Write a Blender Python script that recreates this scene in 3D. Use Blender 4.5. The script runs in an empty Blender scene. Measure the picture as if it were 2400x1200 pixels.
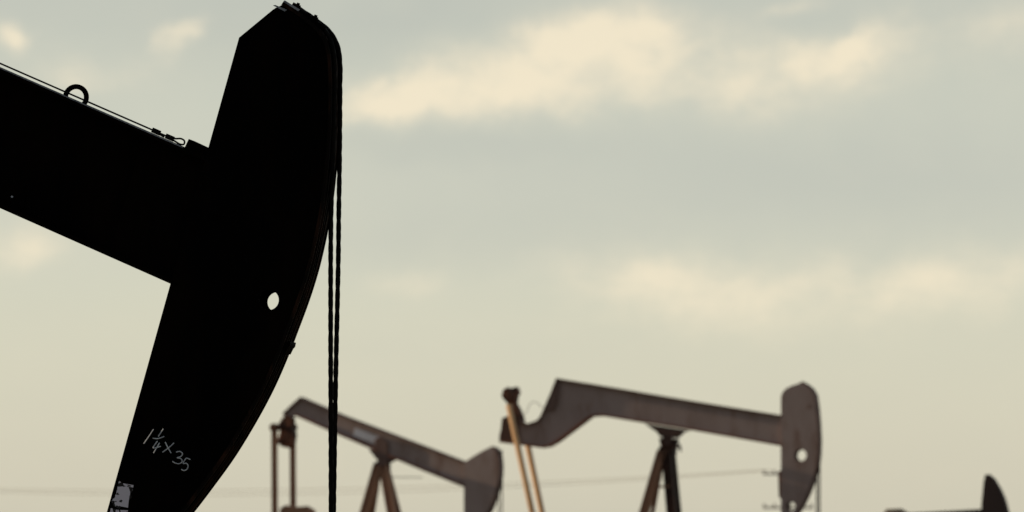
import bpy, math, random
from mathutils import Vector, Matrix
random.seed(4)
scene = bpy.context.scene
col = scene.collection
scene.view_settings.view_transform = 'Standard'
scene.view_settings.look = 'None'
scene.view_settings.exposure = 0

# ------------------------------------------------------------ camera
FOC, SEN = 200.0, 36.0
K = SEN / FOC / 2400.0
CAMZ = 4.0
HORIZON = 1380
PITCH = math.atan((HORIZON - 600) * K)
C = Vector((0, 0, CAMZ))
F = Vector((0, math.cos(PITCH), math.sin(PITCH)))
R = Vector((1, 0, 0))
U = Vector((0, -math.sin(PITCH), math.cos(PITCH)))
cam_d = bpy.data.cameras.new("camera")
cam = bpy.data.objects.new("camera", cam_d)
col.objects.link(cam)
cam.location = C
cam.rotation_euler = (math.pi / 2 + PITCH, 0, 0)
cam_d.lens = FOC
cam_d.sensor_width = SEN
cam_d.clip_end = 20000
cam_d.dof.use_dof = True
cam_d.dof.focus_distance = 39.8
cam_d.dof.aperture_fstop = 3.9
scene.camera = cam


def lin(r, g, b):
    def f(c):
        c /= 255.0
        return c / 12.92 if c <= 0.04045 else ((c + 0.055) / 1.055) ** 2.4
    return (f(r), f(g), f(b), 1.0)


# ------------------------------------------------------------ materials
def metal_paint(name, c1, c2, scale=3.0, rough=0.6, spec=0.3, streak=True, bump=0.1, thr=(0.45, 0.7), rust=None):
    m = bpy.data.materials.new(name)
    m.use_nodes = True
    nt = m.node_tree
    b = nt.nodes["Principled BSDF"]
    tc = nt.nodes.new("ShaderNodeTexCoord")
    mp = nt.nodes.new("ShaderNodeMapping")
    mp.inputs["Scale"].default_value = (1, 1, 0.3 if streak else 1)
    nt.links.new(tc.outputs["Object"], mp.inputs["Vector"])
    n = nt.nodes.new("ShaderNodeTexNoise")
    n.inputs["Scale"].default_value = scale
    n.inputs["Detail"].default_value = 8
    n.inputs["Roughness"].default_value = 0.65
    nt.links.new(mp.outputs[0], n.inputs["Vector"])
    r = nt.nodes.new("ShaderNodeValToRGB")
    r.color_ramp.elements[0].position = thr[0]
    r.color_ramp.elements[0].color = c1
    r.color_ramp.elements[1].position = thr[1]
    r.color_ramp.elements[1].color = c2
    nt.links.new(n.outputs["Fac"], r.inputs[0])
    colour = r.outputs[0]
    if rust:
        n2 = nt.nodes.new("ShaderNodeTexNoise")
        n2.inputs["Scale"].default_value = scale * 2.6
        n2.inputs["Detail"].default_value = 6
        n2.inputs["Roughness"].default_value = 0.7
        nt.links.new(mp.outputs[0], n2.inputs["Vector"])
        mr = nt.nodes.new("ShaderNodeMapRange")
        mr.inputs["From Min"].default_value = 0.53
        mr.inputs["From Max"].default_value = 0.68
        mr.inputs["To Max"].default_value = 0.75
        nt.links.new(n2.outputs["Fac"], mr.inputs["Value"])
        mx = nt.nodes.new("ShaderNodeMix")
        mx.data_type = 'RGBA'
        nt.links.new(mr.outputs[0], mx.inputs[0])
        nt.links.new(colour, mx.inputs[6])
        mx.inputs[7].default_value = rust
        colour = mx.outputs[2]
    nt.links.new(colour, b.inputs["Base Color"])
    b.inputs["Roughness"].default_value = rough
    b.inputs["Specular IOR Level"].default_value = spec
    bp = nt.nodes.new("ShaderNodeBump")
    bp.inputs["Strength"].default_value = bump
    bp.inputs["Distance"].default_value = 0.01
    nt.links.new(n.outputs["Fac"], bp.inputs["Height"])
    nt.links.new(bp.outputs[0], b.inputs["Normal"])
    return m


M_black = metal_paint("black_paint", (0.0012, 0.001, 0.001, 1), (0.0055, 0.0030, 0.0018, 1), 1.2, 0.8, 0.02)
M_wear = metal_paint("worn_black_steel", (0.003, 0.002, 0.0015, 1), (0.055, 0.022, 0.012, 1), 9, 0.7, 0.05, thr=(0.46, 0.8))
M_cable = metal_paint("wire_rope_steel", (0.003, 0.003, 0.003, 1), (0.012, 0.010, 0.009, 1), 30, 0.7, 0.05)
M_bare_glint = metal_paint("galvanised_and_sky_glint", (0.12, 0.14, 0.18, 1), (0.35, 0.38, 0.45, 1), 20, 0.5, 0.4)  # bare rod steel; also paints sky-bright lines on foreground edges
M_chalk = metal_paint("paint_marker", (0.42, 0.46, 0.54, 1), (0.75, 0.8, 0.86, 1), 30, 0.9, 0.1)
M_bg = metal_paint("weathered_hazy_paint", (0.345, 0.275, 0.27, 1), (0.26, 0.195, 0.185, 1), 0.9, 0.75, 0.2, rust=(0.20, 0.115, 0.09, 1))  # brown-grey lifted to paint in distance haze, with weathering and rust over it
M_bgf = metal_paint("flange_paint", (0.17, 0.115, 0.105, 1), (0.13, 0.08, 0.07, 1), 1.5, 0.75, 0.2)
M_rust = metal_paint("rusty_flange", (0.24, 0.11, 0.075, 1), (0.12, 0.055, 0.042, 1), 2.5, 0.8, 0.1, False)
M_bgdark = metal_paint("dark_greasy_shaded_steel", (0.04, 0.022, 0.018, 1), (0.085, 0.038, 0.028, 1), 3, 0.7, 0.15)  # dark steel parts; also painted shade on jack B's right legs
M_bear = metal_paint("rusty_bearing_steel", (0.05, 0.028, 0.022, 1), (0.20, 0.085, 0.055, 1), 3, 0.75, 0.15, False, thr=(0.42, 0.6))
M_tail = metal_paint("oily_brown_paint", (0.10, 0.06, 0.05, 1), (0.06, 0.035, 0.03, 1), 2, 0.7, 0.2)
M_bgleg = metal_paint("sunlit_brown_steel", (0.36, 0.20, 0.13, 1), (0.22, 0.115, 0.075, 1), 2, 0.7, 0.2)  # base brown lightened to paint low sun onto the legs
M_tan = metal_paint("sunlit_tan", (0.66, 0.42, 0.23, 1), (0.52, 0.30, 0.15, 1), 2, 0.6, 0.3)  # warm sunlight put into the pitman arms' base colour
M_plate = metal_paint("pale_plate", (0.56, 0.58, 0.68, 1), (0.42, 0.43, 0.50, 1), 3, 0.6, 0.3)
M_far = metal_paint("dark_paint", (0.05, 0.038, 0.038, 1), (0.07, 0.048, 0.045, 1), 1.3, 0.7, 0.1)
M_wood = metal_paint("creosoted_wood", (0.36, 0.30, 0.24, 1), (0.24, 0.19, 0.15, 1), 4, 0.9, 0.1)
M_wire = metal_paint("dull_aluminium_wire", (0.36, 0.34, 0.30, 1), (0.28, 0.26, 0.23, 1), 4, 0.7, 0.1)

# torn sticker
M_stick = bpy.data.materials.new("torn_sticker")
M_stick.use_nodes = True
nt = M_stick.node_tree
b = nt.nodes["Principled BSDF"]
tc = nt.nodes.new("ShaderNodeTexCoord")
n = nt.nodes.new("ShaderNodeTexNoise")
n.inputs["Scale"].default_value = 9
n.inputs["Detail"].default_value = 2.0
n.inputs["Distortion"].default_value = 3.0
nt.links.new(tc.outputs["Object"], n.inputs["Vector"])
r = nt.nodes.new("ShaderNodeValToRGB")
r.color_ramp.elements[0].position = 0.44
r.color_ramp.elements[0].color = (0.008, 0.006, 0.008, 1)
r.color_ramp.elements[1].position = 0.455
r.color_ramp.elements[1].color = (0.60, 0.58, 0.70, 1)
nt.links.new(n.outputs["Fac"], r.inputs[0])
nt.links.new(r.outputs[0], b.inputs["Base Color"])
b.inputs["Roughness"].default_value = 0.8


# ------------------------------------------------------------ helpers
def new_obj(name, me, mat, parent, smooth=False, label=None):
    o = bpy.data.objects.new(name, me)
    col.objects.link(o)
    if mat:
        me.materials.clear()
        me.materials.append(mat)
    if smooth:
        for p in me.polygons:
            p.use_smooth = True
    if parent:
        o.parent = parent
    if label:
        o["label"] = label
    return o


class Frame:
    """vertical plane standing at a base point, turned by yaw; x along the beam, y away, z up"""
    def __init__(s, pxbase, dist, yaw):
        s.O = Vector(((pxbase - 1200) * K * dist, dist, 0))
        s.yaw = math.radians(yaw)
        s.u = Vector((math.cos(s.yaw), -math.sin(s.yaw), 0))
        s.n = Vector((math.sin(s.yaw), math.cos(s.yaw), 0))

    def __call__(s, px, py, n=0.0):
        d = F + R * ((px - 1200) * K) + U * ((600 - py) * K)
        t = (n - (C - s.O).dot(s.n)) / d.dot(s.n)
        p = C + d * t - s.O
        return (p.dot(s.u), p.z)

    def p3(s, px, py, n=0.0):
        u, z = s(px, py, n)
        return Vector((u, n, z))

    def empty(s, name, label, category, group=None):
        e = bpy.data.objects.new(name, None)
        e.empty_display_size = 0.5
        col.objects.link(e)
        e.location = s.O
        e.rotation_euler = (0, 0, -s.yaw)
        e["label"] = label
        e["category"] = category
        if group:
            e["group"] = group
        return e


def plate_mesh(outlines, n0, n1, bevel=0.0):
    cu = bpy.data.curves.new("tmp", 'CURVE')
    cu.dimensions = '2D'
    cu.fill_mode = 'BOTH'
    h = abs(n1 - n0) / 2
    if bevel:
        cu.bevel_depth = bevel
        cu.bevel_resolution = 1
        cu.offset = -bevel
    cu.extrude = h - bevel
    for pts in outlines:
        sp = cu.splines.new('POLY')
        sp.points.add(len(pts) - 1)
        for i, p in enumerate(pts):
            sp.points[i].co = (p[0], p[1], 0, 1)
        sp.use_cyclic_u = True
    o = bpy.data.objects.new("tmp", cu)
    col.objects.link(o)
    dg = bpy.context.evaluated_depsgraph_get()
    me = bpy.data.meshes.new_from_object(o.evaluated_get(dg))
    bpy.data.objects.remove(o)
    bpy.data.curves.remove(cu)
    mid = (n0 + n1) / 2
    for v in me.vertices:
        x, y, z = v.co
        v.co = (x, mid - z, y)
    return me


def join(meshes):
    verts, faces = [], []
    for me in meshes:
        o = len(verts)
        verts += [tuple(v.co) for v in me.vertices]
        faces += [tuple(i + o for i in p.vertices) for p in me.polygons]
    r = bpy.data.meshes.new("joined")
    r.from_pydata(verts, [], faces)
    r.update()
    return r


def circle(c, r, k=32):
    return [(c[0] + r * math.cos(2 * math.pi * i / k), c[1] + r * math.sin(2 * math.pi * i / k)) for i in range(k)]


def ribbon(pts, th):
    """closed outline of a strip of thickness th lying to the left of polyline"""
    out = []
    for i, p in enumerate(pts):
        a = Vector(pts[max(i - 1, 0)])
        c = Vector(pts[min(i + 1, len(pts) - 1)])
        d = (c - a).normalized()
        nn = Vector((-d.y, d.x))
        out.append((p[0] + nn.x * th, p[1] + nn.y * th))
    return list(pts) + out[::-1]


def catmull(p, k=5):
    out = []
    for i in range(len(p) - 1):
        a = Vector(p[max(i - 1, 0)]); b_ = Vector(p[i]); c = Vector(p[i + 1]); d = Vector(p[min(i + 2, len(p) - 1)])
        for j in range(k):
            t = j / k
            out.append(0.5 * ((2 * b_) + (c - a) * t + (2 * a - 5 * b_ + 4 * c - d) * t * t + (3 * b_ - a - 3 * c + d) * t ** 3))
    out.append(Vector(p[-1]))
    return out


def sweep(pts, rad, seg=10, lobes=0, pitch=0.1, depth=0.15, closed=False):
    pts = [Vector(p) for p in pts]
    verts, faces = [], []
    N = len(pts)
    t0 = (pts[1] - pts[0]).normalized()
    ref = Vector((0, 1, 0)) if abs(t0.y) < 0.9 else Vector((1, 0, 0))
    nrm = (ref - t0 * ref.dot(t0)).normalized()
    s = 0
    for i in range(N):
        if closed:
            t = (pts[(i + 1) % N] - pts[i - 1]).normalized()
        else:
            t = (pts[min(i + 1, N - 1)] - pts[max(i - 1, 0)]).normalized()
        nrm = (nrm - t * nrm.dot(t)).normalized()
        bn = t.cross(nrm)
        if i:
            s += (pts[i] - pts[i - 1]).length
        for j in range(seg):
            a = 2 * math.pi * j / seg
            rr = rad
            if lobes:
                rr = rad * (1 + depth * math.cos(lobes * a + 2 * math.pi * s / pitch))
            verts.append(pts[i] + nrm * (rr * math.cos(a)) + bn * (rr * math.sin(a)))
    for i in range(N if closed else N - 1):
        i2 = (i + 1) % N
        for j in range(seg):
            j2 = (j + 1) % seg
            faces.append((i * seg + j, i * seg + j2, i2 * seg + j2, i2 * seg + j))
    if not closed:
        faces.append(tuple(range(seg))[::-1])
        faces.append(tuple((N - 1) * seg + j for j in range(seg)))
    me = bpy.data.meshes.new("sweep")
    me.from_pydata([tuple(v) for v in verts], [], faces)
    me.update()
    return me


def resample(pts, step):
    pts = [Vector(p) for p in pts]
    out = [pts[0]]
    for a, b_ in zip(pts, pts[1:]):
        L = (b_ - a).length
        k = max(1, int(L / step))
        for j in range(1, k + 1):
            out.append(a.lerp(b_, j / k))
    return out


def box_between(p, q, w, d, side=Vector((0, 1, 0))):
    """rectangular bar p->q; d thick along side dir, w across"""
    p, q = Vector(p), Vector(q)
    t = (q - p).normalized()
    s_ = (side - t * side.dot(t)).normalized()
    x = t.cross(s_)
    v = []
    for c in (p, q):
        for a, b_ in ((-1, -1), (1, -1), (1, 1), (-1, 1)):
            v.append(tuple(c + x * (a * w / 2) + s_ * (b_ * d / 2)))
    f = [(0, 1, 2, 3), (7, 6, 5, 4), (0, 4, 5, 1), (1, 5, 6, 2), (2, 6, 7, 3), (3, 7, 4, 0)]
    me = bpy.data.meshes.new("bar")
    me.from_pydata(v, [], f)
    me.update()
    return me


def h_bar(p, q, w, d):
    """H-section bar: web and two flanges"""
    p, q = Vector(p), Vector(q)
    t = (q - p).normalized()
    s_ = Vector((0, 1, 0)); s_ = (s_ - t * s_.dot(t)).normalized()
    x = t.cross(s_)
    return join([box_between(p + x * (w / 2 - 0.01), q + x * (w / 2 - 0.01), 0.02, d),
                 box_between(p - x * (w / 2 - 0.01), q - x * (w / 2 - 0.01), 0.02, d),
                 box_between(p, q, w - 0.045, 0.02)])


def pix(fr, pts, n=0.0):
    return [fr(p[0], p[1], n) for p in pts]


def extend_to(p, q, z):
    """continue line p->q down to height z"""
    t = (z - p.z) / (q.z - p.z)
    return p.lerp(q, t)


# ============================================================ FOREGROUND PUMP JACK
fr = Frame(-900, 40.6, 8.5)
fg = fr.empty("pump_jack", "black pump jack with curved horse head and hanging wire ropes", "pump jack")
T = 0.30
S = [(690, 22), (725, 44), (758, 70), (777, 90), (789, 110), (796, 134), (799, 162), (800, 200), (800, 250), (799, 300), (795, 350),
     (788, 400), (779, 455), (769, 510), (758, 565), (745, 620), (731, 668), (715, 715), (695, 768), (671, 830),
     (638, 905), (598, 980), (548, 1062), (499, 1130), (445, 1200), (385, 1268), (320, 1330)]


def hshift(y):
    if y < 330: return 9
    if y > 480: return 1
    return 9 - 8 * (y - 330) / 150


near = [(x - hshift(y) - 21, y - 0.0075 * (1380 - y)) for x, y in S]
nearc = [tuple(v) for v in catmull(near, 4)]
curve_l = pix(fr, nearc, 0)
outline = pix(fr, [(640, 22)], 0) + curve_l + pix(fr, [(285, 1362), (207, 1355), (560, 88)], 0)
hole = circle(fr(630, 703, 0), 23.5 * 0.003, 40)
pA = plate_mesh([outline, hole], 0.0, 0.022, 0.003)
pB = plate_mesh([outline, hole], T, T + 0.022, 0.003)
backl = ribbon(pix(fr, [(640, 22), (560, 88), (207, 1355)], 0), 0.018)
backin = [(a[0] + 0.004, a[1] - 0.002) for a in backl]
pC = plate_mesh([backin], 0.023, T - 0.001)
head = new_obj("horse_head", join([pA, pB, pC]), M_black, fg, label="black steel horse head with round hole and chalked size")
wear = plate_mesh([ribbon(curve_l, 0.014)], -0.012, T + 0.034)
rims = [plate_mesh([ribbon([(p[0], p[1]) for p in ribbon(curve_l, 0.0142)[len(curve_l):][::-1]], 0.010)], a, a + 0.014)
        for a in (-0.012, 0.075, 0.135, 0.205, T + 0.02)]
new_obj("wear_plate", join([wear] + rims), M_wear, head)
new_obj("latch_block", plate_mesh([pix(fr, [(662, 799), (673, 803), (684, 801), (682, 811), (678, 815), (671, 829), (655, 824)], 0.1)], 0.06, T - 0.04), M_black, head)
cl = [plate_mesh([pix(fr, [(661, 4), (668, 2), (762, 62), (757, 70), (735, 60)], -0.01)], 0.02, 0.05),
      plate_mesh([pix(fr, [(682, 14), (688, 5), (748, 48), (744, 58)], 0.1)], 0.10, 0.2),
      plate_mesh([pix(fr, [(640, 17), (655, 12), (690, 16), (700, 30), (672, 28), (648, 24)], 0.0)], 0.06, 0.12)]
new_obj("rope_clamp", join(cl), M_black, head)
new_obj("clamp_sky_glint", plate_mesh([pix(fr, [(640, 13), (646, 12), (673, 23), (668, 27)], -0.02)], -0.03, -0.01), M_bare_glint, head)  # pale strip painting the bluish sky reflection on the clamp plate
new_obj("clamp_sky_glint", plate_mesh([pix(fr, [(664, 4), (668, 1), (702, 22), (699, 26)], -0.02)], -0.03, -0.01), M_bare_glint, head)  # second painted sky reflection, along the upper clamp plate
for (bx, by) in ((697, 16), (722, 40), (738, 44)):
    p = fr.p3(bx - 4, by + 9, 0.04); q = fr.p3(bx + 3, by - 9, 0.04)
    d = (q - p).normalized()
    m_ = join([sweep([p, q], 0.012, 8), sweep([q - d * 0.035, q - d * 0.012], 0.024, 6), sweep([p, p + d * 0.02], 0.024, 6)])
    new_obj("bolt", m_, M_black, head)

strokes = [[(360, 1006), (349, 1023), (337, 1040)],
           [(383, 1005), (371, 1023)],
           [(358, 1027), (371, 1028), (385, 1023)],
           [(369, 1034), (359, 1049), (367, 1049), (377, 1046)], [(374, 1038), (367, 1050), (360, 1062)],
           [(387, 1036), (393, 1048), (401, 1062)], [(408, 1038), (396, 1049), (381, 1060)],
           [(413, 1060), (421, 1058), (428, 1063), (424, 1070), (415, 1073), (424, 1075), (427, 1082), (420, 1087), (410, 1085), (404, 1081)],
           [(446, 1077), (438, 1074), (434, 1077), (429, 1086), (437, 1086), (441, 1092), (438, 1100), (431, 1103), (425, 1100)]]
ms = []
for st in strokes:
    pts = [tuple(v) for v in catmull(st, 4)] if len(st) > 2 else st
    ms.append(sweep([fr.p3(x, y, -0.002) for x, y in pts], 0.0041, 6))
new_obj("handwritten_marking", join(ms), M_chalk, head, label="hand written size in pale marker")
new_obj("torn_sticker", plate_mesh([pix(fr, [(279, 1128), (290, 1133), (313, 1137), (311, 1150), (306, 1158), (309, 1166), (302, 1172), (300, 1190), (285, 1187), (280, 1193), (266, 1186), (262, 1174), (272, 1158)], -0.002)], -0.004, -0.001), M_stick, head, label="weathered half torn pale sticker")
new_obj("torn_sticker", plate_mesh([pix(fr, [(260, 1191), (280, 1195), (300, 1196), (296, 1240), (250, 1232)], -0.002)], -0.004, -0.001), M_stick, head, label="weathered half torn pale sticker")

far_c = [(702, 22), (730, 40), (762, 64), (781, 86), (791, 108), (796, 134), (797.5, 162), (797, 200), (796.5, 300), (795.5, 400), (794, 500), (793, 600), (791, 700),
         (788, 830), (785, 1000), (782, 1200), (779, 1420)]
near_c = [(688, 14), (716, 33), (748, 58), (767, 80), (777, 102), (782, 128), (784, 156), (784, 200), (782, 300), (779, 400), (776, 500), (775, 600), (775, 700),
          (775, 830), (775.5, 1000), (776, 1200), (777, 1420)]
for pts, n_ in ((far_c, 0.25), (near_c, 0.05)):
    P = [tuple(v) for v in catmull(pts, 6)]
    path = []
    for x, y in P:
        nn = n_ + (0.15 - n_) * 0.6 * max(0, (y - 300) / 1120)
        path.append(fr.p3(x, y, nn))
    new_obj("bridle_rope", sweep(resample(path, 0.005), 0.0162, 16, 6, 0.16, 0.13), M_cable, fg, True)
cb = fr.p3(779, 1425, 0.15)
new_obj("carrier_bar", box_between(cb + Vector((0, -0.28, 0)), cb + Vector((0, 0.28, 0)), 0.14, 0.14, Vector((0, 0, 1))), M_black, fg)
new_obj("polished_rod", sweep([cb, Vector((cb.x, cb.y, 0.0))], 0.02, 12), M_bare_glint, fg)

top_px = [(-2100, 158 - 0.435 * 2100), (0, 158), (484, 368)]
bot_px = [(-2100, 488 - 0.443 * 2100), (0, 488), (415, 672)]
web = plate_mesh([pix(fr, [(-2095, 170 - 0.435 * 2100), (500, 380), (420, 665), (-2095, 478 - 0.443 * 2100)], 0.15)], 0.14, 0.16)
topf = plate_mesh([ribbon(pix(fr, top_px[::-1], 0.0), 0.03)], 0.0, T)
botf = plate_mesh([ribbon(pix(fr, bot_px, 0.0), 0.03)], 0.0, T)
stiff = []
for sx in (-1500, -1000, -880, -300):
    ty = 175 + 0.435 * sx; by = 470 + 0.443 * sx
    stiff.append(plate_mesh([pix(fr, [(sx, ty), (sx + 8, ty), (sx + 8 - 60, by), (sx - 60, by)], 0.1)], 0.02, 0.138))
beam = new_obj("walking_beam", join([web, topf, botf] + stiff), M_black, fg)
new_obj("end_bracket", join([plate_mesh([pix(fr, [(441, 325), (488, 347), (482, 374), (430, 348)], 0.0)], 0.02, 0.26),
                             plate_mesh([pix(fr, [(330, 310), (480, 374), (400, 660), (250, 592)], -0.01)], 0.09, 0.138)]), M_black, beam)
c = fr.p3(178, 228, 0.13)
ring = []
for i in range(40):
    a = 2 * math.pi * i / 40
    ring.append(c + Vector((math.cos(a) * 0.076, 0, math.sin(a) * 0.076)))
new_obj("lifting_eye", sweep(ring, 0.0185, 10, closed=True), M_black, beam, True)


def ln(x, o=0): return (x, 148.5 + 0.437 * x + o)


sc = [fr.p3(-1500, 148.5 - .437 * 1500, 0.02)] + [fr.p3(*ln(x), 0.02) for x in (0, 100, 200, 300, 396)]
cabs = [sweep(sc, 0.0062, 8)]
for x in (366, 398):
    cabs.append(box_between(fr.p3(*ln(x - 9, 0), 0.02), fr.p3(*ln(x + 9, 0), 0.02), 0.036, 0.03))
loop = [(398, 324), (412, 325), (424, 325), (432, 330), (431, 338), (422, 338), (410, 331), (400, 325)]
cabs.append(sweep([fr.p3(x, y, 0.02) for x, y in [tuple(v) for v in catmull(loop, 4)]], 0.0065, 8))
cabs.append(box_between(fr.p3(375, 314, 0.02), fr.p3(385, 320, 0.02), 0.02, 0.02))
new_obj("safety_cable", join(cabs), M_cable, beam)
new_obj("edge_bright_line", plate_mesh([ribbon(pix(fr, [(430, 344.5), (0, 157.5), (-600, 157.5 - .435 * 600)], -0.004), 0.008)], -0.006, -0.001), M_bare_glint, beam)  # sky-bright line along the top flange, added as a pale strip
new_obj("daylight_hole_dot", sweep([fr.p3(28, 461, 0.138), fr.p3(28, 461, 0.12)], 0.008, 8), M_chalk, beam)  # pale dot added for daylight through a tiny hole
for k_ in range(9):
    x_ = 62 + k_ * 9.5
    p_ = fr.p3(x_, 496 + k_ * 3.7, 0.138)
    new_obj("rivet", sweep([p_, p_ + Vector((0, -0.012, 0))], 0.0035, 6), M_wear, beam)
sp = new_obj("samson_post", box_between(fr.p3(-905, 190, -0.1), fr.p3(-905, 190, 0.42), 0.5, 0.35, Vector((0, 0, 1))), M_black, fg)
apex = fr.p3(-905, 240, 0.15)
for du, dn in ((-1.7, -1.2), (1.7, -1.2), (-1.7, 1.2), (1.7, 1.2)):
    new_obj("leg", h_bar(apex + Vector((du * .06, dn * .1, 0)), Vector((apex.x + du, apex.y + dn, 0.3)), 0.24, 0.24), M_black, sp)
for z_ in (1.5, 3.5):
    k_ = (apex.z - z_) / (apex.z - 0.3)
    for dn in (-1.2, 1.2):
        new_obj("brace", box_between((apex.x - 1.7 * k_, apex.y + dn * k_, z_), (apex.x + 1.7 * k_, apex.y + dn * k_, z_), 0.12, 0.08), M_black, sp)
eq = fr.p3(-2060, -580, 0.15)
gx = eq.x + 0.5
for dn in (-0.9, 0.9):
    new_obj("pitman_arm", box_between(eq + Vector((0, dn, -0.3)), Vector((gx - 1.0, eq.y + dn, 3.2)), 0.16, 0.12), M_black, fg)
    cr = [(gx - 1.3, 3.3), (gx - .8, 2.9), (gx + .3, 2.2), (gx + 1.3, 1.2), (gx + 1.9, 1.5), (gx + 1.2, 2.7), (gx + .2, 3.2), (gx - 1.0, 3.5)]
    new_obj("crank_counterweight", plate_mesh([cr], eq.y + dn * .75 - .12, eq.y + dn * .75 + .12, 0.02), M_black, fg)
new_obj("equalizer_bar", box_between(eq + Vector((0, -1.0, -0.3)), eq + Vector((0, 1.0, -0.3)), 0.25, 0.3, Vector((0, 0, 1))), M_black, fg)
new_obj("gear_box", plate_mesh([[(gx - .7, .9), (gx + .7, .9), (gx + .9, 1.8), (gx + .6, 2.8), (gx - .6, 3.0), (gx - .9, 2.0)]], eq.y - .5, eq.y + .5, 0.04), M_black, fg)
new_obj("skid_base", join([box_between((gx - 1.8, dn, 0.15), (apex.x + 2.2, dn, 0.15), 0.3, 0.25) for dn in (-1.05, 1.35)] +
                          [box_between((x_, -1.2, 0.15), (x_, 1.5, 0.15), 0.24, 0.24, Vector((0, 0, 1))) for x_ in (gx - 1.2, gx + 1.2, apex.x - 1.7, apex.x + 1.7)] +
                          [plate_mesh([[(gx - .9, .3), (gx + .9, .3), (gx + .7, .9), (gx - .7, .9)]], eq.y - .6, eq.y + .6)]), M_black, fg)

GROUP = "pump jacks standing in the oil field"
fg["group"] = GROUP

# ============================================================ BACKGROUND JACKS
# ---- jack B : cranked beam
fb = Frame(1560, 150, 13)
jb = fb.empty("pump_jack", "brown-grey pump jack with cranked rear beam and sunlit tan pitman arms", "pump jack", GROUP)
T = 0.42
hd = [(1830, 1200), (1830, 932), (1833, 921), (1840, 912), (1852, 905), (1868, 900), (1877, 896), (1888, 902), (1900, 912), (1908, 926),
      (1912, 955), (1915, 990), (1917, 1030), (1916, 1065), (1912, 1095), (1904, 1125), (1892, 1155), (1878, 1184), (1862, 1208), (1848, 1219), (1836, 1214)]
ol = pix(fb, hd, 0)
holes = [circle(fb(1876, 1067, 0), 0.155), circle(fb(1853, 1187, 0), 0.125)]
s1 = plate_mesh([ol] + holes, 0, 0.03, 0.005)
s2 = plate_mesh([ol] + holes, T, T + 0.03, 0.005)
bk = plate_mesh([ribbon(pix(fb, [(1831, 925), (1831, 1205)], 0), 0.02)], 0.031, T - .001)
headb = new_obj("horse_head", join([s1, s2, bk]), M_bg, jb)
cv = pix(fb, hd[6:-2], 0)
new_obj("wear_plate", plate_mesh([ribbon(cv, 0.03)], -0.02, T + 0.05), M_bgf, headb)
new_obj("lifting_eye", sweep([fb.p3(1897 + 4 * math.cos(i * math.pi / 6), 953 + 5 * math.sin(i * math.pi / 6), -0.02) for i in range(12)], 0.01, 6, closed=True), M_bgf, headb)
new_obj("hinge_bracket", plate_mesh([pix(fb, [(1824, 1105), (1834, 1102), (1834, 1170), (1826, 1166)], 0.1)], 0.05, 0.35, .01), M_rust, headb)
topb = [(1303, 886), (1420, 905), (1560, 929), (1700, 952), (1832, 973)]
necktop = [(1303, 886), (1290, 920), (1276, 952), (1266, 975), (1258, 985), (1238, 992), (1224, 990), (1212, 974)]
botb = [(1170, 1037), (1225, 1044), (1268, 1050), (1286, 1047), (1306, 1036), (1350, 1003), (1386, 976), (1410, 975), (1500, 990), (1600, 1005), (1720, 1026), (1832, 1046)]
webpx = [(x, y + 1) for x, y in topb] + [(1832, 1045)] + [(x, y - 1) for x, y in botb[::-1]] + [(1170, 1020), (1180, 985)] + [(x, y) for x, y in necktop[::-1]][:-1]
webb = plate_mesh([pix(fb, webpx, 0.12)], 0.12, 0.26)
beamb = new_obj("walking_beam", webb, M_bg, jb)
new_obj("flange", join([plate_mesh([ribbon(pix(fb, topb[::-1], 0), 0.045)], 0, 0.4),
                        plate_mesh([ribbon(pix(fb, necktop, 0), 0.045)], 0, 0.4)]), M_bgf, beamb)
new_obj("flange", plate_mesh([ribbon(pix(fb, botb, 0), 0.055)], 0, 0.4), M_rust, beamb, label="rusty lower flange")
new_obj("gusset", plate_mesh([pix(fb, [(1276, 962), (1300, 900), (1312, 902), (1300, 962)], 0.1)], 0.03, 0.115), M_bgf, beamb)
new_obj("tail_block", plate_mesh([pix(fb, [(1176, 980), (1190, 974), (1214, 986), (1214, 1038), (1170, 1034)], 0.0)], 0.01, 0.118, .01), M_tail, beamb)
new_obj("saddle_bearing", join([plate_mesh([pix(fb, [(1536, 1006), (1544, 1020), (1550, 1024), (1582, 1026), (1590, 1020), (1598, 1012)], 0)], -0.03, 0.45, 0.01),
                                sweep([fb.p3(1564, 1032, -0.2), fb.p3(1564, 1028, 0.6)], 0.14, 14)]), M_tail, jb)
new_obj("stiffener", plate_mesh([pix(fb, [(1510, 993), (1540, 1014), (1590, 1016), (1618, 1009)], 0.1)], 0.14, 0.2), M_bgf, beamb)
postb = new_obj("samson_post", join([box_between(fb.p3(1548, 1056, 0.2), fb.p3(1582, 1056, 0.2), 0.2, 0.5),
                                     plate_mesh([pix(fb, [(1544, 1026), (1547, 1042), (1553, 1058), (1576, 1058), (1582, 1042), (1585, 1028)], 0)], 0.0, 0.42, 0.01)]), M_bgdark, jb)
legs = [((1551, 1058), (1510, 1200), -0.1, -0.45, M_bgleg, .23), ((1556, 1058), (1530, 1200), 0.45, 0.75, M_bgleg, .10),  # left legs painted in the sunlit tone, right legs in the shaded one
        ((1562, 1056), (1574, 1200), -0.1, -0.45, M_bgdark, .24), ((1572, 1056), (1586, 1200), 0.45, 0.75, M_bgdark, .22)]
lp = []
for a, b_, n0, n1, m_, w_ in legs:
    p = fb.p3(a[0], a[1], n0); q = fb.p3(b_[0], b_[1], n1)
    e = extend_to(p, q, 0.35)
    new_obj("leg", h_bar(p, e, w_, w_), m_, postb)
    lp.append((p, q, e))
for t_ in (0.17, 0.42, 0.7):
    new_obj("brace", box_between(lp[2][0].lerp(lp[2][2], t_), lp[3][0].lerp(lp[3][2], t_), 0.07, 0.07, Vector((1, 0, 0))), M_bgdark, postb)
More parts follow.
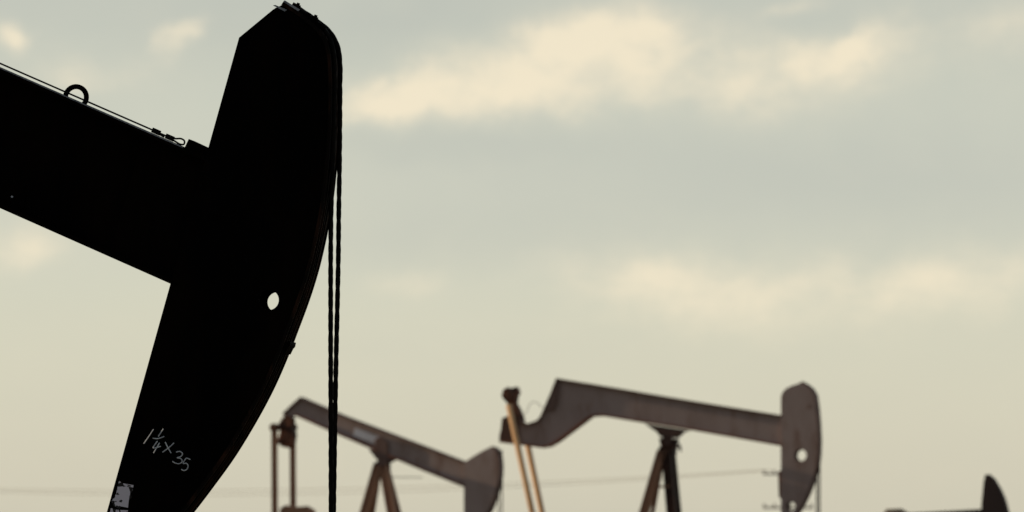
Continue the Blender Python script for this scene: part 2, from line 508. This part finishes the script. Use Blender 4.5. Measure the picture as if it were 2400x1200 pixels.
for t_ in (0.13, 0.5, 0.8):
    new_obj("brace", box_between(lp[0][0].lerp(lp[0][2], t_), lp[2][0].lerp(lp[2][2], t_), 0.06, 0.06), M_bgleg, postb)
new_obj("bracket", join([box_between(fb.p3(1572, 1046, -0.25), fb.p3(1594, 1050, -0.25), 0.05, 0.3),
                         box_between(fb.p3(1592, 1040, -0.25), fb.p3(1596, 1058, -0.25), 0.05, 0.05)]), M_bgdark, postb)
eqm = join([plate_mesh([pix(fb, [(1178, 914), (1188, 907), (1194, 911), (1208, 906), (1213, 918), (1208, 930), (1206, 944), (1214, 958), (1224, 984), (1205, 992), (1192, 985), (1192, 950), (1180, 936)], 0)], 0.0, 0.42, 0.02),
            sweep([fb.p3(1192, 926, -0.5), fb.p3(1194, 922, 0.9)], 0.13, 14),
            plate_mesh([circle(fb(1191, 926, -.5), .16, 14)], -0.6, -0.45, .01)])
new_obj("equalizer_bearing", eqm, M_bear, jb)
new_obj("grease_hose", sweep([fb.p3(x, y, 0.1) for x, y in [tuple(v) for v in catmull([(1214, 965), (1226, 972), (1236, 962), (1240, 950), (1250, 942), (1262, 946), (1270, 956)], 4)]], 0.009, 6), M_bgf, jb)
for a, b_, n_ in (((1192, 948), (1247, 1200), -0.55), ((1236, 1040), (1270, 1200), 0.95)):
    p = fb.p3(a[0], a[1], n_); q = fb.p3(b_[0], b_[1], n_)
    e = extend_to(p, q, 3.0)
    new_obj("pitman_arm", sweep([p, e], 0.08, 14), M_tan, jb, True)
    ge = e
gx = ge.x + 1.3
for n_ in (-0.4, 0.8):
    cr = [(gx - 1.4, 3.2), (gx - .8, 2.7), (gx + .3, 2.0), (gx + 1.5, 1.1), (gx + 2.0, 1.6), (gx + 1.2, 2.7), (gx + .2, 3.1), (gx - 1.1, 3.4)]
    new_obj("crank_counterweight", plate_mesh([cr], n_ - .12, n_ + .12, 0.02), M_bg, jb)
new_obj("gear_box", plate_mesh([[(gx - .7, .9), (gx + .7, .9), (gx + .9, 1.8), (gx + .6, 2.8), (gx - .6, 3.0), (gx - .9, 2.0)]], -0.25, 0.65, 0.04), M_bg, jb)
new_obj("skid_base", join([box_between((gx - 1.8, n_, 0.17), (3.0, n_, 0.17), 0.32, 0.3) for n_ in (-1.2, 1.5)] +
                          [plate_mesh([[(gx - .9, .3), (gx + .9, .3), (gx + .7, .9), (gx - .7, .9)]], -.4, .8)]), M_bgleg, jb)
for x_, n_ in ((1914.5, 0.05), (1921, 0.36)):
    p = fb.p3(x_, 1075, n_); e = Vector((p.x - 0.02, n_, 2.6))
    new_obj("bridle_rope", sweep([p + Vector((-.01, 0, .6)), p, e], 0.024, 8), M_bgdark, jb)
new_obj("carrier_bar", box_between((e.x, -0.1, 2.6), (e.x, .5, 2.6), .14, .14, Vector((0, 0, 1))), M_bgdark, jb)
new_obj("polished_rod", sweep([(e.x, .2, 2.6), (e.x, .2, 0)], 0.025, 8), M_bgdark, jb)

# ---- jack A : straight beam with angled head
fa = Frame(890, 165, 15)
ja = fa.empty("pump_jack", "brown-grey pump jack with pale plate on its sloping beam", "pump jack", GROUP)
hd = [(1087, 1215), (1087, 1084), (1108, 1070), (1130, 1057), (1142, 1051), (1150, 1048), (1157, 1050), (1163, 1058), (1167, 1072), (1169, 1090), (1168, 1112), (1165, 1136),
      (1158, 1162), (1147, 1190), (1133, 1215), (1116, 1236), (1098, 1240)]
ol = pix(fa, hd, 0)
heada = new_obj("horse_head", join([plate_mesh([ol], 0, .03, .005), plate_mesh([ol], .4, .43, .005),
                                    plate_mesh([ribbon(pix(fa, [(1146, 1050), (1088, 1085), (1088, 1215)], 0), 0.02)], .031, .399)]), M_bg, ja)
new_obj("wear_plate", plate_mesh([ribbon(pix(fa, hd[5:-1], 0), 0.03)], -0.02, .45), M_bgf, heada)
topa = [(703, 930), (800, 972), (900, 1010), (1000, 1048), (1090, 1083)]
bota = [(690, 974), (780, 1014), (880, 1057), (990, 1103), (1090, 1143)]
enda = [(703, 930), (683, 948), (662, 968)]
beama = new_obj("walking_beam", plate_mesh([pix(fa, [(703, 932)] + topa[1:] + bota[::-1] + [(672, 986), (662, 970)], .12)], .12, .26), M_bg, ja)
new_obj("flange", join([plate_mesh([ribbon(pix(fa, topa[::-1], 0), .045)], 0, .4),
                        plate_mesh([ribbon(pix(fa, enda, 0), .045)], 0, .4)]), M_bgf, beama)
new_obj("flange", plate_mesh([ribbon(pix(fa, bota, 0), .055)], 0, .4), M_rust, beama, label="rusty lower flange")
new_obj("name_plate", plate_mesh([pix(fa, [(832, 1003), (893, 1026), (889, 1044), (828, 1021)], .1)], .085, .115, .004), M_plate, beama, label="pale blank plate on the beam web")
new_obj("saddle_bearing", join([plate_mesh([pix(fa, [(864, 1053), (882, 1076), (908, 1084), (922, 1076)], 0)], -0.03, .45, .01),
                                plate_mesh([pix(fa, [(878, 1030), (892, 1022), (908, 1036), (910, 1082), (884, 1080)], 0)], 0.0, .09, .01),
                                sweep([fa.p3(896, 1082, -0.2), fa.p3(898, 1078, .6)], .15, 14)]), M_bgf, ja)
posta = new_obj("samson_post", box_between(fa.p3(882, 1092, .2), fa.p3(910, 1092, .2), .22, .5), M_bgdark, ja)
legs = [((886, 1092), (855, 1200), -.1, -.45, M_bgleg, .24), ((890, 1092), (873, 1200), .45, .75, M_bgleg, .13),
        ((899, 1092), (918, 1200), -.1, -.45, M_bgleg, .24), ((906, 1092), (934, 1200), .45, .75, M_bgleg, .13)]
lp = []
for a, b_, n0, n1, m_, w_ in legs:
    p = fa.p3(a[0], a[1], n0); q = fa.p3(b_[0], b_[1], n1)
    e = extend_to(p, q, 0.35)
    new_obj("leg", h_bar(p, e, w_, w_), m_, posta)
    lp.append((p, q, e))
for t_ in (0.3, 0.6):
    new_obj("brace", box_between(lp[0][0].lerp(lp[0][2], t_), lp[2][0].lerp(lp[2][2], t_), 0.08, 0.06), M_bgleg, posta)
new_obj("rail", sweep([fa.p3(908, 1118, -.2), fa.p3(990, 1119, -.2)], .014, 6), M_wire, posta)
new_obj("equalizer_bearing", join([plate_mesh([pix(fa, [(650, 994), (660, 978), (672, 972), (684, 980), (682, 1000), (688, 1018), (684, 1044), (672, 1050), (656, 1046), (648, 1032), (654, 1012)], 0)], 0.05, .4, .03),
                                   sweep([fa.p3(640, 1003, -.6), fa.p3(690, 999, 1.0)], .09, 12),
                                   sweep([fa.p3(646, 1036, -.5), fa.p3(688, 1032, .95)], .07, 12)]), M_bear, ja)
for xx, n_ in ((643, -.55), (686, 1.0)):
    p = fa.p3(xx, 998, n_); q = fa.p3(xx + 1, 1200, n_)
    e = extend_to(p, q, 3.2)
    new_obj("pitman_arm", join([h_bar(p, e, .15, .14)]), M_bgleg, ja)
    new_obj("bearing_cap", plate_mesh([circle(fa(xx, 1002, n_), .12, 16)], n_ - .12, n_ + .12, .01), M_bear, ja)
gx = e.x + .8
new_obj("crank_counterweight", plate_mesh([pix(fa, [(660, 1192), (672, 1184), (700, 1188), (722, 1186), (738, 1196), (750, 1300), (690, 1420), (650, 1400)], -.3)], -.5, -.2, .03), M_bgleg, ja)
new_obj("gear_box", plate_mesh([[(gx - .7, .9), (gx + .7, .9), (gx + .9, 1.8), (gx + .6, 2.8), (gx - .6, 3.0), (gx - .9, 2.0)]], -.15, .6, .04), M_bg, ja)
new_obj("skid_base", join([box_between((gx - 1.8, n_, .17), (3.0, n_, .17), .32, .3) for n_ in (-1.2, 1.5)] +
                          [plate_mesh([[(gx - .9, .3), (gx + .9, .3), (gx + .7, .9), (gx - .7, .9)]], -.4, .8)]), M_bgleg, ja)
for x_, n_ in ((1169, .05), (1177, .36)):
    p = fa.p3(x_, 1095, n_); e = Vector((p.x - .02, n_, 2.4))
    new_obj("bridle_rope", sweep([p + Vector((-.01, 0, .5)), p, e], .02, 8), M_bgdark, ja)
new_obj("polished_rod", sweep([(e.x, .2, 2.4), (e.x, .2, 0)], 0.025, 8), M_bgdark, ja)

# ---- jack C : only its horse head tip shows
fc = Frame(2130, 150, 12)
jc = fc.empty("pump_jack", "dark pump jack with pointed horse head raised", "pump jack", GROUP)
hd = [(2296, 1330), (2300, 1180), (2305, 1130), (2308, 1116), (2316, 1114), (2327, 1124), (2340, 1146), (2350, 1168), (2359, 1200), (2364, 1240), (2362, 1280), (2350, 1330), (2336, 1365), (2312, 1370)]
ol = pix(fc, hd, 0)
headc = new_obj("horse_head", join([plate_mesh([ol], 0, .03, .005), plate_mesh([ol], .4, .43, .005),
                                    plate_mesh([ribbon(pix(fc, [(2308, 1128), (2301, 1330)], 0), 0.02)], .031, .399)]), M_far, jc)
new_obj("wear_plate", plate_mesh([ribbon(pix(fc, hd[3:-1], 0), .03)], -.02, .45), M_far, headc)
beamc = new_obj("walking_beam", plate_mesh([pix(fc, [(1990, 1208), (2140, 1202), (2304, 1193), (2304, 1262), (1990, 1268)], .12)], .0, .3, .02), M_far, jc)
new_obj("tail_block", plate_mesh([pix(fc, [(2070, 1204), (2078, 1193), (2112, 1192), (2128, 1202)], .1)], .02, .28, .02), M_wood, beamc)
pc = new_obj("samson_post", box_between(fc.p3(2110, 1270, .2), fc.p3(2160, 1270, .2), .3, .5), M_far, jc)
apex = fc.p3(2134, 1275, .2)
for du, dn in ((-1.3, -.9), (1.3, -.9), (-1.3, .9), (1.3, .9)):
    new_obj("leg", h_bar(apex + Vector((du * .08, dn * .1, 0)), Vector((apex.x + du, apex.y + dn, 0.0)), .22, .22), M_far, pc)
for n_ in (-.6, 1.0):
    p = fc.p3(2000, 1230, n_)
    new_obj("pitman_arm", box_between(p, (p.x + .3, n_, 1.5), .14, .12), M_far, jc)
new_obj("skid_base", join([box_between((-3.8, n_, .17), (2.0, n_, .17), .32, .3) for n_ in (-.7, 1.1)]), M_far, jc)

# ============================================================ UTILITY POLE + LINES
DP = 285
PXP = 1846
fp = Frame(PXP, DP, 0)
pole = fp.empty("utility_pole", "weathered wooden utility pole with crossarms and insulators", "utility pole")
topz = fp(PXP, 1085)[1]
new_obj("pole_shaft", sweep([(0, 0, 0), (0, 0, topz * .5), (0, 0, topz)], 0.16, 12), M_wood, pole, True)
pts_att = []
for py, half in ((1111, 1.25), (1190, 1.25)):
    z = fp(PXP, py)[1]
    arm = new_obj("crossarm", box_between((-half, -.2, z), (half, -.2, z), .09, .09), M_bgf, pole)
    for x_ in (-half + .06, -half * .55, half - .08):
        new_obj("insulator", join([sweep([(x_, -.2, z + .04), (x_, -.2, z + .2)], .035, 8), sweep([(x_, -.2, z + .1), (x_, -.2, z + .15)], .065, 8)]), M_bgf, arm)
        pts_att.append((x_, z + .19, py))
poleO = fp.O
fp2 = Frame(-420, DP + 60, 0)
pole2 = fp2.empty("utility_pole", "weathered wooden utility pole with crossarms and insulators", "utility pole", "utility poles along the power line")
pole["group"] = "utility poles along the power line"
z2 = CAMZ + (HORIZON - 1140) * K * (DP + 60)
new_obj("pole_shaft", sweep([(0, 0, 0), (0, 0, z2 + .4)], .2, 12), M_wood, pole2, True)
arm = new_obj("crossarm", box_between((-1.5, -.22, z2), (1.5, -.22, z2), .13, .12), M_wood, pole2)
for x_ in (-1.4, -.7, 1.4):
    new_obj("insulator", sweep([(x_, -.22, z2 + .06), (x_, -.22, z2 + .26)], .06, 8), M_bgdark, arm)
for i, (x_, zz, py) in enumerate(pts_att[:2]):
    a = poleO + Vector((x_, -.2, zz))
    b_ = fp2.O + Vector((x_, -.22, z2 + .24))
    pts = []
    for j in range(41):
        t = j / 40
        p = a.lerp(b_, t)
        p.z -= 4 * (0.75 + .25 * i) * t * (1 - t)
        pts.append(p)
    o = new_obj("power_line", sweep(pts, 0.015, 6), M_wire, None)
    o["label"] = "thin overhead power line sagging between wooden poles"
    o["category"] = "power line"
    o["group"] = "overhead power lines"

# ============================================================ GROUND
gm = bpy.data.materials.new("dry_ground")
gm.use_nodes = True
nt = gm.node_tree
b = nt.nodes["Principled BSDF"]
tc = nt.nodes.new("ShaderNodeTexCoord")
n1 = nt.nodes.new("ShaderNodeTexNoise"); n1.inputs["Scale"].default_value = 0.08; n1.inputs["Detail"].default_value = 12
nt.links.new(tc.outputs["Object"], n1.inputs["Vector"])
r = nt.nodes.new("ShaderNodeValToRGB")
r.color_ramp.elements[0].position = 0.38; r.color_ramp.elements[0].color = (0.2, 0.14, 0.085, 1)
r.color_ramp.elements[1].position = 0.65; r.color_ramp.elements[1].color = (0.11, 0.11, 0.055, 1)
nt.links.new(n1.outputs["Fac"], r.inputs[0]); nt.links.new(r.outputs[0], b.inputs["Base Color"])
b.inputs["Roughness"].default_value = 0.95
b.inputs["Specular IOR Level"].default_value = 0.1
me = bpy.data.meshes.new("ground")
G = 40; E = 8000
vs = []
for j in range(G + 1):
    for i in range(G + 1):
        x = (i / G * 2 - 1) * E; y = (j / G * 2 - 1) * E
        vs.append((x, y, 0 if math.hypot(x, y) < 900 else random.uniform(-2.5, 0)))
me.from_pydata(vs, [], [(j * (G + 1) + i, j * (G + 1) + i + 1, (j + 1) * (G + 1) + i + 1, (j + 1) * (G + 1) + i) for j in range(G) for i in range(G)])
g = new_obj("ground", me, gm, None)
g["kind"] = "structure"

# ============================================================ SUN + WORLD
sun_dir = Vector((-0.90, 0.15, 0.26)).normalized()
sd = bpy.data.lights.new("sun", 'SUN')
sd.energy = 3.0
sd.angle = math.radians(0.6)
sd.color = (1.0, 0.76, 0.5)
so = bpy.data.objects.new("sun", sd)
col.objects.link(so)
so.rotation_euler = sun_dir.to_track_quat('Z', 'Y').to_euler()

w = bpy.data.worlds.new("World")
scene.world = w
w.use_nodes = True
w.cycles.sampling_method = 'MANUAL'
w.cycles.sample_map_resolution = 256
nt = w.node_tree
for nd in list(nt.nodes):
    nt.nodes.remove(nd)


def inp(sock, v):
    if isinstance(v, (int, float)):
        sock.default_value = v
    else:
        nt.links.new(v, sock)


def M(op, a, b_=0.0, c=None, clamp=False):
    nd = nt.nodes.new("ShaderNodeMath")
    nd.operation = op
    nd.use_clamp = clamp
    inp(nd.inputs[0], a)
    inp(nd.inputs[1], b_)
    if c is not None:
        inp(nd.inputs[2], c)
    return nd.outputs[0]


tc = nt.nodes.new("ShaderNodeTexCoord")
sx = nt.nodes.new("ShaderNodeSeparateXYZ")
nt.links.new(tc.outputs["Generated"], sx.inputs[0])
az = M('ARCTAN2', sx.outputs[0], sx.outputs[1])
el = M('ARCSINE', sx.outputs[2])
SC = 1 / K / 1000.0
X = M('MULTIPLY', az, SC)
Y = M('MULTIPLY', el, SC)
cx = nt.nodes.new("ShaderNodeCombineXYZ")
inp(cx.inputs[0], X); inp(cx.inputs[1], Y)


def noise(scale, detail, rough, off, sy=1.0, dist=0.0, out="Fac"):
    mp = nt.nodes.new("ShaderNodeMapping")
    mp.inputs["Location"].default_value = off
    mp.inputs["Scale"].default_value = (1, sy, 1)
    nt.links.new(cx.outputs[0], mp.inputs[0])
    nn = nt.nodes.new("ShaderNodeTexNoise")
    nn.noise_dimensions = '2D'
    nn.inputs["Scale"].default_value = scale
    nn.inputs["Detail"].default_value = detail
    nn.inputs["Roughness"].default_value = rough
    nn.inputs["Distortion"].default_value = dist
    nt.links.new(mp.outputs[0], nn.inputs["Vector"])
    return nn.outputs[out]


wc = nt.nodes.new("ShaderNodeSeparateXYZ")
nt.links.new(noise(5.0, 4, 0.55, (3.1, 1.7, 0), out="Color"), wc.inputs[0])
Xw = M('MULTIPLY_ADD', M('SUBTRACT', wc.outputs[0], 0.5), 0.17, X)
Yw = M('MULTIPLY_ADD', M('SUBTRACT', wc.outputs[1], 0.5), 0.10, Y)


def blob(px, py, rx, ry, rot, amp):
    x0 = (px - 1200) / 1000.0; y0 = (HORIZON - py) / 1000.0
    a = math.radians(rot)
    ca, sa = math.cos(a), math.sin(a)
    ku, kv = 1000.0 / rx, 1000.0 / ry
    u = M('MULTIPLY_ADD', Yw, sa * ku, M('MULTIPLY_ADD', Xw, ca * ku, -(ca * x0 + sa * y0) * ku))
    v = M('MULTIPLY_ADD', Yw, ca * kv, M('MULTIPLY_ADD', Xw, -sa * kv, (sa * x0 - ca * y0) * kv))
    q = M('MULTIPLY_ADD', u, u, M('MULTIPLY', v, v))
    return M('MULTIPLY', M('POWER', 0.36788, q), amp)


def total(lst):
    t = 0.0
    for bb in lst:
        t = M('ADD', blob(*bb), t)
    return t


bright = total([(900, 240, 150, 40, 6, 0.5), (1000, 185, 120, 50, 20, 0.45), (1190, 222, 260, 54, 3, 0.58), (1270, 130, 130, 62, 30, 0.38),
                (1410, 85, 190, 66, 5, 0.56), (1540, 140, 190, 85, -12, 0.36), (1790, 175, 260, 75, 0, 0.32),
                (2010, 105, 110, 38, 30, 0.46), (1910, 150, 90, 26, 15, 0.2), (2300, 70, 260, 80, 10, 0.24), (1870, 28, 80, 20, 15, 0.22),
                (410, 85, 72, 30, 35, 0.52), (15, 85, 55, 36, -20, 0.55), (200, 175, 100, 40, 0, 0.34),
                (60, 575, 120, 60, 0, 0.34), (940, 670, 90, 35, 0, 0.2), (1540, 660, 200, 72, -8, 0.38),
                (2250, 645, 380, 62, 3, 0.36), (1850, 715, 480, 85, 0, 0.20)])
dark = total([(1950, 430, 950, 160, 0, 0.52), (1050, 340, 380, 45, 0, 0.26), (1050, 560, 450, 75, 0, 0.2),
              (950, 50, 200, 75, 20, 0.4), (560, 60, 220, 120, 0, 0.2), (1150, 820, 500, 50, 0, 0.07)])
fbm = noise(5.0, 7, 0.58, (0.3, 0.2, 0), 1.7)
fbm2 = noise(1.7, 4, 0.5, (5.3, 0.7, 3), 2.2)
wide = M('MULTIPLY', M('SUBTRACT', fbm2, 0.5), 0.35)
b0 = M('ADD', M('MULTIPLY', bright, M('ADD', M('MULTIPLY', fbm, 1.7), 0.2)), M('MULTIPLY', M('SUBTRACT', fbm, 0.5), 0.16))
# soften the top end, steepen the cloud edges
mr = nt.nodes.new("ShaderNodeMapRange")
mr.interpolation_type = 'SMOOTHSTEP'
inp(mr.inputs["Value"], b0)
mr.inputs["From Min"].default_value = -0.06
mr.inputs["From Max"].default_value = 0.78
mr.inputs["To Min"].default_value = 0.0
mr.inputs["To Max"].default_value = 0.86
bf = mr.outputs[0]
df = M('ADD', M('MULTIPLY', dark, 0.85), M('MULTIPLY', wide, -0.3))

ramp = nt.nodes.new("ShaderNodeValToRGB")
cr = ramp.color_ramp
cr.interpolation = 'B_SPLINE'
stops = [(1330, (207, 202, 182)), (1150, (212, 206, 185)), (950, (216, 212, 190)), (760, (216, 214, 193)), (640, (213, 213, 194)), (450, (209, 210, 195)),
         (250, (206, 208, 193)), (60, (200, 203, 190)), (-600, (180, 185, 180))]
Yn = M('MULTIPLY', Y, 1 / 2.0, clamp=True)
cr.elements[0].position = 0; cr.elements[0].color = lin(190, 180, 160)
cr.elements[1].position = 1; cr.elements[1].color = lin(165, 176, 182)
for py, c_ in stops:
    e_ = cr.elements.new((HORIZON - py) / 1000.0 / 2.0)
    e_.color = lin(*c_)
inp(ramp.inputs[0], Yn)


def cmix(fac, a, b_):
    nd = nt.nodes.new("ShaderNodeMix")
    nd.data_type = 'RGBA'
    inp(nd.inputs[0], fac)
    for s, v in ((nd.inputs[6], a), (nd.inputs[7], b_)):
        if isinstance(v, tuple):
            s.default_value = v
        else:
            nt.links.new(v, s)
    return nd.outputs[2]


c1 = cmix(df, ramp.outputs[0], lin(183, 188, 181))
c2 = cmix(bf, c1, lin(251, 237, 208))
dim = M('ADD', M('MULTIPLY', M('SMOOTH_MIN', M('ADD', sx.outputs[1], 0.25), 0.8, 0.2), 0.75), 0.40, clamp=True)
bgc = nt.nodes.new("ShaderNodeBackground")
nt.links.new(c2, bgc.inputs[0])
inp(bgc.inputs[1], M('MINIMUM', M('MAXIMUM', dim, 0.55), 1.0))
sky = nt.nodes.new("ShaderNodeTexSky")
sky.sky_type = 'NISHITA'
sky.sun_disc = False
sky.sun_elevation = math.asin(sun_dir.z)
sky.sun_rotation = math.atan2(sun_dir.x, sun_dir.y)
sky.dust_density = 3
bgs = nt.nodes.new("ShaderNodeBackground")
nt.links.new(sky.outputs[0], bgs.inputs[0])
bgs.inputs[1].default_value = 0.1
ms_ = nt.nodes.new("ShaderNodeMixShader")
ms_.inputs[0].default_value = 0.95
nt.links.new(bgs.outputs[0], ms_.inputs[1])
nt.links.new(bgc.outputs[0], ms_.inputs[2])
out = nt.nodes.new("ShaderNodeOutputWorld")
nt.links.new(ms_.outputs[0], out.inputs[0])
